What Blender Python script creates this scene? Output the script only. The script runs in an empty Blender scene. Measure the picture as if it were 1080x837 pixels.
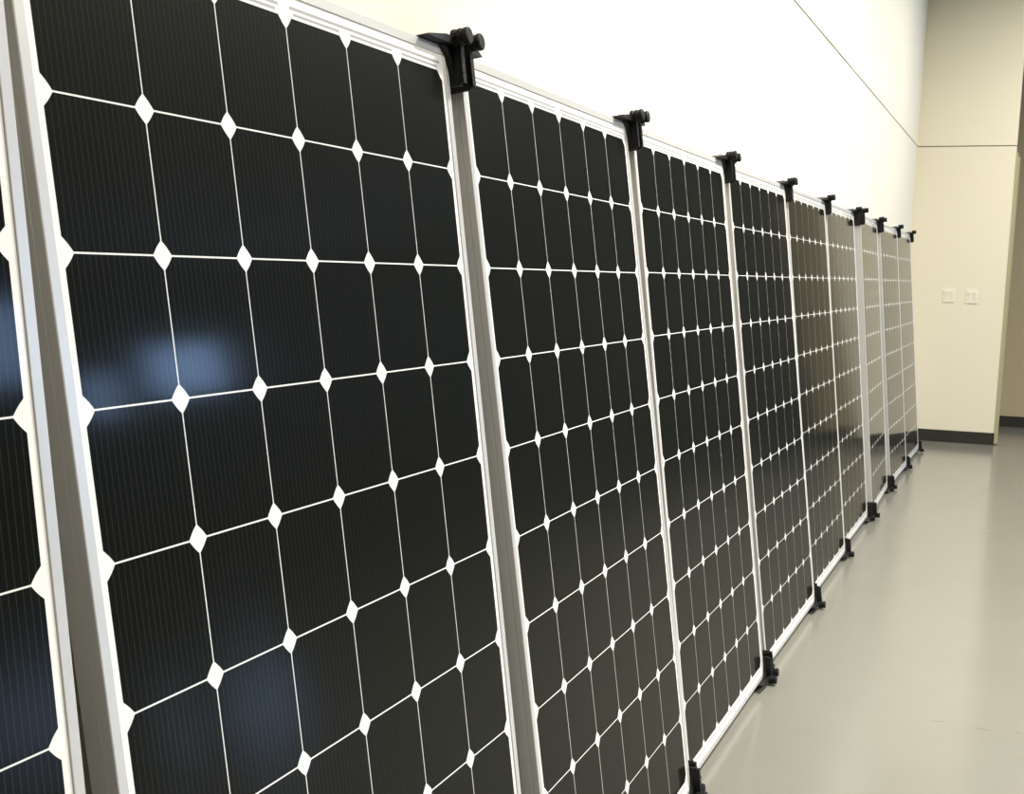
import bpy, bmesh, math
from mathutils import Matrix, Vector

C = bpy.context.scene.collection
scn = bpy.context.scene

# ------------------------------------------------------------------ materials
def new_mat(name):
    m = bpy.data.materials.new(name); m.use_nodes = True
    return m, m.node_tree, m.node_tree.nodes['Principled BSDF']

def simple(name, col, rough=0.5, metal=0.0, spec=0.5, coat=0.0, coat_rough=0.1, coat_ior=1.16, ior=1.5):
    m, nt, b = new_mat(name)
    b.inputs['Base Color'].default_value = (*col, 1)
    b.inputs['Roughness'].default_value = rough
    b.inputs['Metallic'].default_value = metal
    b.inputs['Specular IOR Level'].default_value = spec
    b.inputs['IOR'].default_value = ior
    b.inputs['Coat Weight'].default_value = coat
    b.inputs['Coat Roughness'].default_value = coat_rough
    b.inputs['Coat IOR'].default_value = coat_ior
    return m

def math_node(nt, op, a=None, b=None, c=None):
    n = nt.nodes.new('ShaderNodeMath'); n.operation = op
    for i, v in enumerate((a, b, c)):
        if v is None: continue
        if isinstance(v, (int, float)): n.inputs[i].default_value = v
        else: nt.links.new(v, n.inputs[i])
    return n.outputs[0]

def mix_col(nt, fac, c1, c2):
    n = nt.nodes.new('ShaderNodeMix'); n.data_type = 'RGBA'
    for i, v in ((0, fac), (6, c1), (7, c2)):
        if isinstance(v, tuple): n.inputs[i].default_value = (*v, 1)
        elif isinstance(v, (int, float)): n.inputs[i].default_value = v
        else: nt.links.new(v, n.inputs[i])
    return n.outputs[2]

def noise(nt, coord, scale, detail=3, rough=0.5, dist=0.0):
    n = nt.nodes.new('ShaderNodeTexNoise')
    n.inputs['Scale'].default_value = scale; n.inputs['Detail'].default_value = detail
    n.inputs['Roughness'].default_value = rough; n.inputs['Distortion'].default_value = dist
    nt.links.new(coord, n.inputs['Vector'])
    return n.outputs['Fac']

GLASS_ROUGH = 0.085
GLASS_IOR = 1.11
# cell: near-black silicon with fine upright collector wires, behind textured glass
m_cell, nt, b = new_mat('silicon_cell')
tc = nt.nodes.new('ShaderNodeTexCoord'); sp = nt.nodes.new('ShaderNodeSeparateXYZ')
nt.links.new(tc.outputs['Object'], sp.inputs[0])
x0 = math_node(nt, 'SUBTRACT', sp.outputs['X'], 0.0262)
cellx = math_node(nt, 'PINGPONG', math_node(nt, 'ADD', x0, 0.1585*4), 0.1585/34)
line = math_node(nt, 'LESS_THAN', cellx, 0.00042)
cellc = mix_col(nt, line, (0.0040, 0.0040, 0.0018), (0.026, 0.026, 0.018))
nt.links.new(cellc, b.inputs['Base Color'])
b.inputs['Roughness'].default_value = 0.4
b.inputs['Specular IOR Level'].default_value = 0.04
b.inputs['Coat Weight'].default_value = 1.0
b.inputs['Coat Roughness'].default_value = GLASS_ROUGH
b.inputs['Coat IOR'].default_value = GLASS_IOR
bp = nt.nodes.new('ShaderNodeBump'); bp.inputs['Strength'].default_value = 0.06; bp.inputs['Distance'].default_value = 0.0004
nt.links.new(noise(nt, tc.outputs['Object'], 450, 2), bp.inputs['Height'])
nt.links.new(bp.outputs[0], b.inputs['Coat Normal'])

m_back = simple('white_backsheet', (0.80, 0.79, 0.75), 0.6, coat=1.0, coat_rough=GLASS_ROUGH, coat_ior=GLASS_IOR)
m_ribbon = simple('tinned_ribbon', (0.34, 0.335, 0.31), 0.5, coat=1.0, coat_rough=GLASS_ROUGH, coat_ior=GLASS_IOR)
m_frame = simple('anodised_aluminium', (0.58, 0.57, 0.54), 0.38, metal=0.3)
m_clip = simple('black_plastic', (0.005, 0.005, 0.0045), 0.55, spec=0.25)

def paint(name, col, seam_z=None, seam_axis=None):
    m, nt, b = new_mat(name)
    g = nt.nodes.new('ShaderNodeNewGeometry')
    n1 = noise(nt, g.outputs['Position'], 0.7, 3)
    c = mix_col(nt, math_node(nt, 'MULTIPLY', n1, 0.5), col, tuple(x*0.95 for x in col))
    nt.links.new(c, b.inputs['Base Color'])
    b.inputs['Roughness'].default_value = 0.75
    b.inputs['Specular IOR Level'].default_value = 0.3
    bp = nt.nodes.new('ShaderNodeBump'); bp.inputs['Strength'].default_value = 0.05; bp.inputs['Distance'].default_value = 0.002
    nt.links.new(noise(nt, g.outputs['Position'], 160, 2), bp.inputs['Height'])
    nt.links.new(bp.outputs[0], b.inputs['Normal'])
    return m
m_wall = paint('cream_wall_paint', (0.80, 0.75, 0.61))
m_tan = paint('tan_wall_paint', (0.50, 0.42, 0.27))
m_hall = paint('dark_hall_paint', (0.10, 0.10, 0.09))
m_ceil = paint('ceiling_paint', (0.5, 0.48, 0.42))
m_base = simple('rubber_baseboard', (0.018, 0.018, 0.012), 0.5)
m_guard = simple('door_frame_paint', (0.42, 0.38, 0.24), 0.4)
m_switch = simple('switch_plastic', (0.84, 0.79, 0.68), 0.35)
m_reveal = simple('shadow_reveal', (0.22, 0.19, 0.14), 0.8)

# floor: sealed concrete, gloss with slight unevenness, a few scuffs
m_floor, nt, b = new_mat('sealed_concrete')
g = nt.nodes.new('ShaderNodeNewGeometry'); pos = g.outputs['Position']
nA = noise(nt, pos, 0.9, 4, 0.55); nB = noise(nt, pos, 5, 2, 0.5)
f = math_node(nt, 'ADD', math_node(nt, 'MULTIPLY', nA, 0.6), math_node(nt, 'MULTIPLY', nB, 0.4))
col = mix_col(nt, f, (0.187, 0.183, 0.155), (0.213, 0.209, 0.179))
sx = nt.nodes.new('ShaderNodeSeparateXYZ'); nt.links.new(pos, sx.inputs[0])
def scuff(cx, cy, rx, ry, slope=0.0):
    dx = math_node(nt, 'SUBTRACT', sx.outputs['X'], cx)
    dy = math_node(nt, 'SUBTRACT', math_node(nt, 'SUBTRACT', sx.outputs['Y'], cy), math_node(nt, 'MULTIPLY', dx, slope))
    a = math_node(nt, 'POWER', math_node(nt, 'DIVIDE', dx, rx), 2.0)
    c = math_node(nt, 'POWER', math_node(nt, 'DIVIDE', dy, ry), 2.0)
    return math_node(nt, 'LESS_THAN', math_node(nt, 'ADD', a, c), 1.0)
sc = None
for s in ((-0.165, 4.006, 0.022, 0.0045, 0.25), (-0.042, 3.99, 0.026, 0.005, -0.15), (0.062, 4.0, 0.012, 0.004, -0.2)):
    v = scuff(*s); sc = v if sc is None else math_node(nt, 'MAXIMUM', sc, v)
col = mix_col(nt, math_node(nt, 'MULTIPLY', sc, 0.55), col, (0.12, 0.115, 0.095))
nt.links.new(col, b.inputs['Base Color'])
nt.links.new(math_node(nt, 'ADD', math_node(nt, 'MULTIPLY', nA, 0.08), 0.13), b.inputs['Roughness'])
b.inputs['Specular IOR Level'].default_value = 0.5
bp = nt.nodes.new('ShaderNodeBump'); bp.inputs['Strength'].default_value = 0.03; bp.inputs['Distance'].default_value = 0.004
nt.links.new(noise(nt, pos, 1.6, 1, 0.4), bp.inputs['Height']); nt.links.new(bp.outputs[0], b.inputs['Normal'])

def emis(name, col, strength):
    m = bpy.data.materials.new(name); m.use_nodes = True
    nt = m.node_tree; nt.nodes.clear()
    e = nt.nodes.new('ShaderNodeEmission'); o = nt.nodes.new('ShaderNodeOutputMaterial')
    e.inputs[0].default_value = (*col, 1); e.inputs[1].default_value = strength
    nt.links.new(e.outputs[0], o.inputs[0])
    return m
m_glint = emis('blue_glint_pane', (0.36, 0.58, 1.0), 44.0)  # glow of the added panes that make the blue glints

# ------------------------------------------------------------------ mesh helpers
def obj(name, bm, mat, parent=None, smooth=False):
    me = bpy.data.meshes.new(name)
    bmesh.ops.recalc_face_normals(bm, faces=bm.faces)
    bm.to_mesh(me); bm.free()
    me.materials.append(mat)
    if smooth:
        for p in me.polygons: p.use_smooth = True
    o = bpy.data.objects.new(name, me); C.objects.link(o)
    if parent: o.parent = parent
    return o

def box(bm, x0, x1, y0, y1, z0, z1, fn=None):
    fn = fn or (lambda x, y, z: Vector((x, y, z)))
    v = [bm.verts.new(fn(x, y, z)) for x in (x0, x1) for y in (y0, y1) for z in (z0, z1)]
    for q in ((0,1,3,2),(4,6,7,5),(0,4,5,1),(2,3,7,6),(0,2,6,4),(1,5,7,3)):
        bm.faces.new([v[i] for i in q])

def prism(bm, poly, n0, n1, fn):
    """poly in (o,v), extruded over n"""
    A = [bm.verts.new(fn(o, v, n0)) for o, v in poly]; B = [bm.verts.new(fn(o, v, n1)) for o, v in poly]
    bm.faces.new(A); bm.faces.new(B[::-1])
    for i in range(len(poly)):
        j = (i+1) % len(poly); bm.faces.new((A[i], A[j], B[j], B[i]))

def struct(name, bm, mat):
    o = obj(name, bm, mat); o['kind'] = 'structure'; return o

# ------------------------------------------------------------------ room
CEIL = 4.3
D = 11.411                 # cream wall at the end of the row
YF = 13.0                  # tan wall beyond it
def wx(y): return -0.992 + (y/11.41)*0.0165

SEAM = 2.424; SG = 0.0045
bm = bmesh.new()           # left wall in two lifts of board with a fine joint between
def wall_prism(bm, z0, z1, back):
    box(bm, 0, 1, 0, 1, z0, z1, lambda u, v, z: Vector((wx(-5 + v*(D+5.6)) - (back if u < .5 else 0) - (0 if u < .5 else 0), -5 + v*(D+5.6), z)) if u > .5
        else Vector((wx(-5 + v*(D+5.6)) - 0.2, -5 + v*(D+5.6), z)))
wall_prism(bm, 0, SEAM-SG, 0.2); wall_prism(bm, SEAM+SG, CEIL, 0.2)
struct('wall_left', bm, m_wall)
bm = bmesh.new()
box(bm, 0, 1, 0, 1, SEAM-SG, SEAM+SG, lambda u, v, z: Vector((wx(-5 + v*(D+5.6)) - (0.004 if u > .5 else 0.19), -5 + v*(D+5.6), z)))
box(bm, -0.98, -0.214, D+0.004, D+0.14, SEAM-SG, SEAM+SG)
struct('trim_1', bm, m_reveal)

bm = bmesh.new()
box(bm, -0.98, -0.211, D, D+0.15, 0, SEAM-SG); box(bm, -0.98, -0.211, D, D+0.15, SEAM+SG, CEIL)
struct('wall_back', bm, m_wall)
bm = bmesh.new(); box(bm, -0.977, -0.209, D-0.007, D, 0, 0.100); box(bm, -0.211, -0.206, D-0.007, D+0.09, 0, 0.100)
struct('baseboard_back', bm, m_base)
bm = bmesh.new()           # pressed metal frame on the end of the wall, up to door height
box(bm, -0.211, -0.199, D+0.002, D+0.15, 0.012, 2.37); box(bm, -0.199, -0.178, D+0.035, D+0.12, 0.012, 2.34); box(bm, -0.211, -0.1935, D-0.004, D+0.004, 0.10, 2.37)
struct('trim_2', bm, m_guard)

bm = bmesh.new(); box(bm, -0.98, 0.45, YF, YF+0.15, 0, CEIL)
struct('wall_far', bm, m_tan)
bm = bmesh.new(); box(bm, -0.98, 0.45, YF-0.008, YF, 0, 0.100)
struct('baseboard_far', bm, m_base)
bm = bmesh.new(); box(bm, -6, 11.2, -5.2, 22.2, -0.2, 0)
struct('floor', bm, m_floor)
bm = bmesh.new(); box(bm, -6, 11.2, -5.2, 22.2, CEIL, CEIL+0.15)
struct('ceiling', bm, m_ceil)
bm = bmesh.new(); box(bm, -1.2, 11.2, 22, 22.2, 0, CEIL)
struct('wall_hall_end', bm, m_hall)
bm = bmesh.new(); box(bm, -1.2, 11.2, -5.2, -5, 0, CEIL)
struct('wall_behind', bm, m_hall)
# right wall of the hall; glowing windows added to cast blue panel glints
WY = [(10.9, 12.8, 1.85, 2.95), (14.4, 15.3, 2.15, 2.85), (16.0, 17.9, 2.35, 3.2)]
bm = bmesh.new()
ys = [-5, 10.9, 12.8, 14.4, 15.3, 16.0, 17.9, 22]
for k in (0, 2, 4, 6): box(bm, 10.8, 11.0, ys[k], ys[k+1], 0, CEIL)
for y0, y1, z0, z1 in WY: box(bm, 10.8, 11.0, y0, y1, 0, z0); box(bm, 10.8, 11.0, y0, y1, z1, CEIL)
struct('wall_right', bm, m_hall)
for k, (y0, y1, z0, z1) in enumerate(WY):
    bm = bmesh.new(); box(bm, 10.92, 10.94, y0+0.04, y1-0.04, z0+0.04, z1-0.04)
    w = struct('window_%d' % (k+1), bm, m_glint)
    bm = bmesh.new()
    for a in ((y0, y1, z0, z0+0.04), (y0, y1, z1-0.04, z1), (y0, y0+0.04, z0+0.04, z1-0.04), (y1-0.04, y1, z0+0.04, z1-0.04), ((y0+y1)/2-0.02, (y0+y1)/2+0.02, z0+0.04, z1-0.04)):
        box(bm, 10.86, 10.96, *a)
    obj('window_frame', bm, m_guard, w)

# ------------------------------------------------------------------ light switches on the end wall
def thing(name, label, cat, mw=None, group=None):
    o = bpy.data.objects.new(name, None); C.objects.link(o); o.empty_display_size = 0.1
    o['label'] = label; o['category'] = cat
    if group: o['group'] = group
    if mw is not None: o.matrix_world = mw
    return o
def switch(xc, zc, w, h, n, label):
    t = thing('light_switch', label, 'light switch', Matrix.Translation((xc, D, zc)))
    bm = bmesh.new(); box(bm, -w/2, w/2, -0.006, 0, -h/2, h/2)
    bmesh.ops.bevel(bm, geom=[e for e in bm.edges if all(v.co.y < -0.001 for v in e.verts)], offset=0.003, segments=2, affect='EDGES')
    obj('wall_plate', bm, m_switch, t)
    for k in range(n):
        cx = (k-(n-1)/2)*0.042
        bm = bmesh.new()
        # rocker tipped about its middle
        pts = [(-0.033, -0.0065), (0.0, -0.0085), (0.033, -0.0125), (0.033, -0.005), (-0.033, -0.005)]
        A = [bm.verts.new((cx-0.015, y, z)) for z, y in pts]; B = [bm.verts.new((cx+0.015, y, z)) for z, y in pts]
        bm.faces.new(A); bm.faces.new(B[::-1])
        for i in range(5): bm.faces.new((A[i], A[(i+1) % 5], B[(i+1) % 5], B[i]))
        obj('rocker', bm, m_switch, t)
switch(-0.650, 1.222, 0.100, 0.118, 2, 'cream light switch plate on the end wall, nearer the row of panels')
switch(-0.468, 1.218, 0.100, 0.118, 2, 'cream light switch plate on the end wall, nearer the doorway')

# ------------------------------------------------------------------ solar panel
W, L, T = 1.001, 1.668, 0.033
MX, MY, PIT, GAP, CH = 0.025, 0.0415, 0.1585, 0.0021, 0.0150
PV = lambda a, b, n: Vector((a, -n, b))          # along row, up the face, out of the face
root = thing('solar_panel', '', 'solar panel', None, 'solar panels leaning along the wall')

bm = bmesh.new()           # swept frame profile with mitred corners
prof = [(0.0, -T), (0.0, -0.0125), (0.0008, -0.0115), (0.0008, -0.0105), (0.0, -0.0095), (0.0, 0.0008), (0.0004, 0.0014), (0.0012, 0.0020), (0.0144, 0.0020), (0.0150, 0.0016),
        (0.0150, -0.0005), (0.0130, -0.0005), (0.0130, -0.0065), (0.0030, -0.0065), (0.0030, -T+0.002), (0.026, -T+0.002), (0.026, -T)]
rings = []
for cx, cy, dx, dy in ((0, 0, 1, 1), (W, 0, -1, 1), (W, L, -1, -1), (0, L, 1, -1)):
    rings.append([bm.verts.new(PV(cx+dx*d, cy+dy*d, n)) for d, n in prof])
for k in range(4):
    A, B = rings[k], rings[(k+1) % 4]
    for i in range(len(prof)):
        j = (i+1) % len(prof); bm.faces.new((A[i], A[j], B[j], B[i]))
obj('frame', bm, m_frame, root)
bm = bmesh.new(); box(bm, 0.0132, W-0.0132, 0, 1, 0.0132, L-0.0132, lambda x, y, z: Vector((x, 0.0002 + y*0.0045, z)))
obj('backsheet', bm, m_back, root)

bm = bmesh.new()           # 6 x 10 pseudo-square cells, one pattern
h = (PIT-GAP)/2
def cell_outline():
    R = math.hypot(h, h-CH); pts = []
    for q in range(4):
        a0 = q*math.pi/2 + math.atan2(h-CH, h); a1 = q*math.pi/2 + math.atan2(h, h-CH)
        for s in range(5):
            a = a0+(a1-a0)*s/4; r = R*(1 - 0.012*math.sin(math.pi*s/4)); pts.append((r*math.cos(a), r*math.sin(a)))
    return pts
co = cell_outline()
for i in range(6):
    for j in range(10):
        cx = MX+(i+.5)*PIT; cz = MY+(j+.5)*PIT
        bm.faces.new([bm.verts.new(PV(cx+x, cz+z, 0.0)) for x, z in co])
cg = obj('cell_grid', bm, m_cell, root)
for p in cg.data.polygons: pass

def ribbon_bars(bars):
    bm = bmesh.new()
    for a0, a1, b0, b1 in bars: box(bm, a0, a1, b0, b1, -0.0001, 0.0000, lambda a, b_, n: PV(a, b_, n))
    return bm
top = MY+10*PIT; mid = MX+3*PIT
obj('busbar_ribbon', ribbon_bars([(MX+0.010, mid-0.014, top+0.0105, top+0.0145), (mid+0.014, MX+6*PIT-0.006, top+0.0105, top+0.0145)]), m_ribbon, root)
obj('busbar_ribbon', ribbon_bars([(MX+k*PIT+(0.016 if k != 3 else 0.022), MX+(k+1)*PIT-(0.016 if k != 2 else 0.022), top+0.003, top+0.0065) for k in range(6)]), m_ribbon, root)
obj('busbar_ribbon', ribbon_bars([(MX+k*2*PIT+0.012, MX+(k+1)*2*PIT-0.012, MY-0.0125, MY-0.0095) for k in range(3)]), m_ribbon, root)

def knob(bm, fn, o, v, r, n0, n1, ribs=3, seg=14):
    """ribbed round peg along n"""
    st = []
    for k in range(ribs):
        a = n0+(n1-n0)*k/ribs; b_ = n0+(n1-n0)*(k+1)/ribs; d = (b_-a)
        st += [(a+0.05*d, r*0.86), (a+0.2*d, r), (a+0.8*d, r), (b_-0.05*d, r*0.86)]
    prev = None; first = None
    for n, rr in st:
        ring = [bm.verts.new(fn(o+rr*math.cos(2*math.pi*i/seg), v+rr*math.sin(2*math.pi*i/seg), n)) for i in range(seg)]
        if prev:
            for i in range(seg): bm.faces.new((prev[i], prev[(i+1) % seg], ring[(i+1) % seg], ring[i]))
        else: first = ring
        prev = ring
    bm.faces.new(first[::-1]); bm.faces.new(prev)

def make_clip(s, t, parent):
    wl = 0.105 if s > 0 else 0.060
    """black corner protector: s = -1/+1 left/right edge, t = -1/+1 bottom/top"""
    ca = W if s > 0 else 0.0; cb = L if t > 0 else 0.0
    fn = lambda o, v, n: PV(ca+s*o, cb+t*v, n)
    TH = 0.015
    bm = bmesh.new()
    prism(bm, [(0.0004, -0.064), (TH*0.7, -0.064), (TH, -0.056), (TH, 0.011), (0.0004, 0.011)], -0.035, 0.020, fn)   # side cheek
    for k in range(4):                                                                                                # scalloped grip in front
        v0 = -0.060+k*0.0165
        box(bm, 0.0010, TH-0.001, 0.019, 0.027, v0, v0+0.0157, lambda o, n, v: fn(o, v, n))
    prism(bm, [(0.002, -0.050), (0.002, 0.008), (-0.034, 0.008), (-0.030, -0.002), (-0.012, -0.016)], 0.0024, 0.0095, fn)  # gusset over the frame corner
    prism(bm, [(-wl, 0.0006), (-wl+0.003, 0.0030), (-0.034, 0.0135), (TH-0.003, 0.0125), (TH, 0.010), (TH, 0.0006)], -0.037, 0.020, fn)  # wing along the edge
    prism(bm, [(-0.022, 0.012), (-0.018, 0.0175), (0.008, 0.0175), (0.012, 0.012)], -0.034, 0.004, fn)                # raised boss
    prism(bm, [(-0.045, -0.034), (0.0, -0.034), (0.010, 0.0), (-0.045, 0.0)], -0.037, -0.0338, fn)                    # tongue behind the frame
    c = obj('corner_protector', bm, m_clip, parent)
    bm = bmesh.new()
    knob(bm, fn, 0.001, 0.0120, 0.0140, 0.014, 0.047 if t > 0 else 0.042, 3)
    obj('stacking_peg', bm, m_clip, c)
    return c
for s in (-1, 1):
    for t in (-1, 1): make_clip(s, t, root)

def copy_tree(o, parent=None):
    c = o.copy(); C.objects.link(c); c.parent = parent
    for ch in list(kids[o.name]): copy_tree(ch, c)
    return c
kids = {}
for o in list(bpy.data.objects): kids[o.name] = [p for p in bpy.data.objects if p.parent == o]

Z0 = 0.027
PANELS = [(-0.7890, -0.0193, -0.0278, 0.0921), (-0.7272, 1.0252, -0.0096, 0.1316), (-0.7008, 2.0810, 0.0080, 0.1414), (-0.7275, 3.1357, -0.0017, 0.1314),
          (-0.7348, 4.2235, -0.0082, 0.1295), (-0.7489, 5.2885, -0.0040, 0.1187), (-0.7630, 6.3237, -0.0025, 0.1077), (-0.7469, 7.4449, 0.0185, 0.1035),
          (-0.7559, 8.5531, -0.0114, 0.1067), (-0.7514, 9.5861, -0.0073, 0.1061)]
LABELS = ['dark solar panel cut by the left photo edge, only its right cells showing',
          'largest and nearest whole-width solar panel, black cells, top left corner out of frame',
          'dark solar panel just right of the largest near one',
          'third whole-width dark solar panel, counted from the largest near one',
          'fourth whole-width dark solar panel, counted from the largest near one',
          'fifth whole-width solar panel from the near one, brownish sheen at its top',
          'solar panel just before the wide pale frame side, brown sheen above',
          'pale reflecting solar panel with its wide light frame side showing on the left',
          'second last solar panel of the row, tan wall mirrored over its face',
          'last solar panel of the row, standing closest to the end wall']
protos = root
for k, (x, y, yaw, lean) in enumerate(PANELS):
    r = protos if k == 0 else copy_tree(protos)
    e = Vector((-math.sin(yaw), math.cos(yaw), 0)); out = Vector((math.cos(yaw), math.sin(yaw), 0))
    up = Vector((0, 0, math.cos(lean))) - math.sin(lean)*out
    n = math.cos(lean)*out + Vector((0, 0, math.sin(lean)))
    M = Matrix.Identity(4)
    for i in range(3): M[i][0] = e[i]; M[i][1] = -n[i]; M[i][2] = up[i]
    M[0][3], M[1][3], M[2][3] = x, y, Z0
    r.matrix_world = M
    r['label'] = LABELS[k]

# ------------------------------------------------------------------ lamps: area lights over the aisle, plus an added front fill
def lamp(x, y, w, l, power, spread=150):
    ld = bpy.data.lights.new('aisle_and_fill_lamp', 'AREA'); ld.shape = 'RECTANGLE'; ld.size = w; ld.size_y = l
    ld.energy = power; ld.color = (1.0, 0.965, 0.895); ld.spread = math.radians(spread)
    o = bpy.data.objects.new('aisle_and_fill_lamp', ld); C.objects.link(o); o.location = (x, y, CEIL-0.03)
for x, y, p in ((0.9, 4.0, 260), (0.9, 7.0, 135), (0.9, 9.6, 112), (3.8, 1.7, 460)): lamp(x, y, 0.3, 1.2, p)  # last one is a fill added off the aisle to brighten panel fronts

w = bpy.data.worlds.new('hall_air'); scn.world = w; w.use_nodes = True
w.node_tree.nodes['Background'].inputs[0].default_value = (1.0, 0.98, 0.9, 1)
w.node_tree.nodes['Background'].inputs[1].default_value = 0.01

# ------------------------------------------------------------------ camera
F, H, yaw, pitch, roll, PX, PY = 1370.418, 1.3093+0.007, 0.3664431, -0.1545212, 0.0252566, 552.427, 501.228
cy, sy, cp, sp_ = math.cos(yaw), math.sin(yaw), math.cos(pitch), math.sin(pitch)
f = Vector((-sy*cp, cy*cp, sp_)); r = Vector((cy, sy, 0)); u = r.cross(f)
r2 = math.cos(roll)*r + math.sin(roll)*u; u2 = -math.sin(roll)*r + math.cos(roll)*u
cam = bpy.data.cameras.new('camera'); co_ = bpy.data.objects.new('camera', cam); C.objects.link(co_)
M = Matrix.Identity(4)
for i in range(3): M[i][0] = r2[i]; M[i][1] = u2[i]; M[i][2] = -f[i]
M[2][3] = H
co_.matrix_world = M
cam.sensor_fit = 'HORIZONTAL'; cam.sensor_width = 36.0; cam.lens = F/1080*36
cam.shift_x = (540-PX)/1080; cam.shift_y = (PY-418.5)/1080
cam.clip_start = 0.02
scn.camera = co_
vs = scn.view_settings
vs.view_transform = 'Standard'; vs.look = 'None'; vs.gamma = 1.0; vs.use_curve_mapping = False; vs.exposure = 0.0
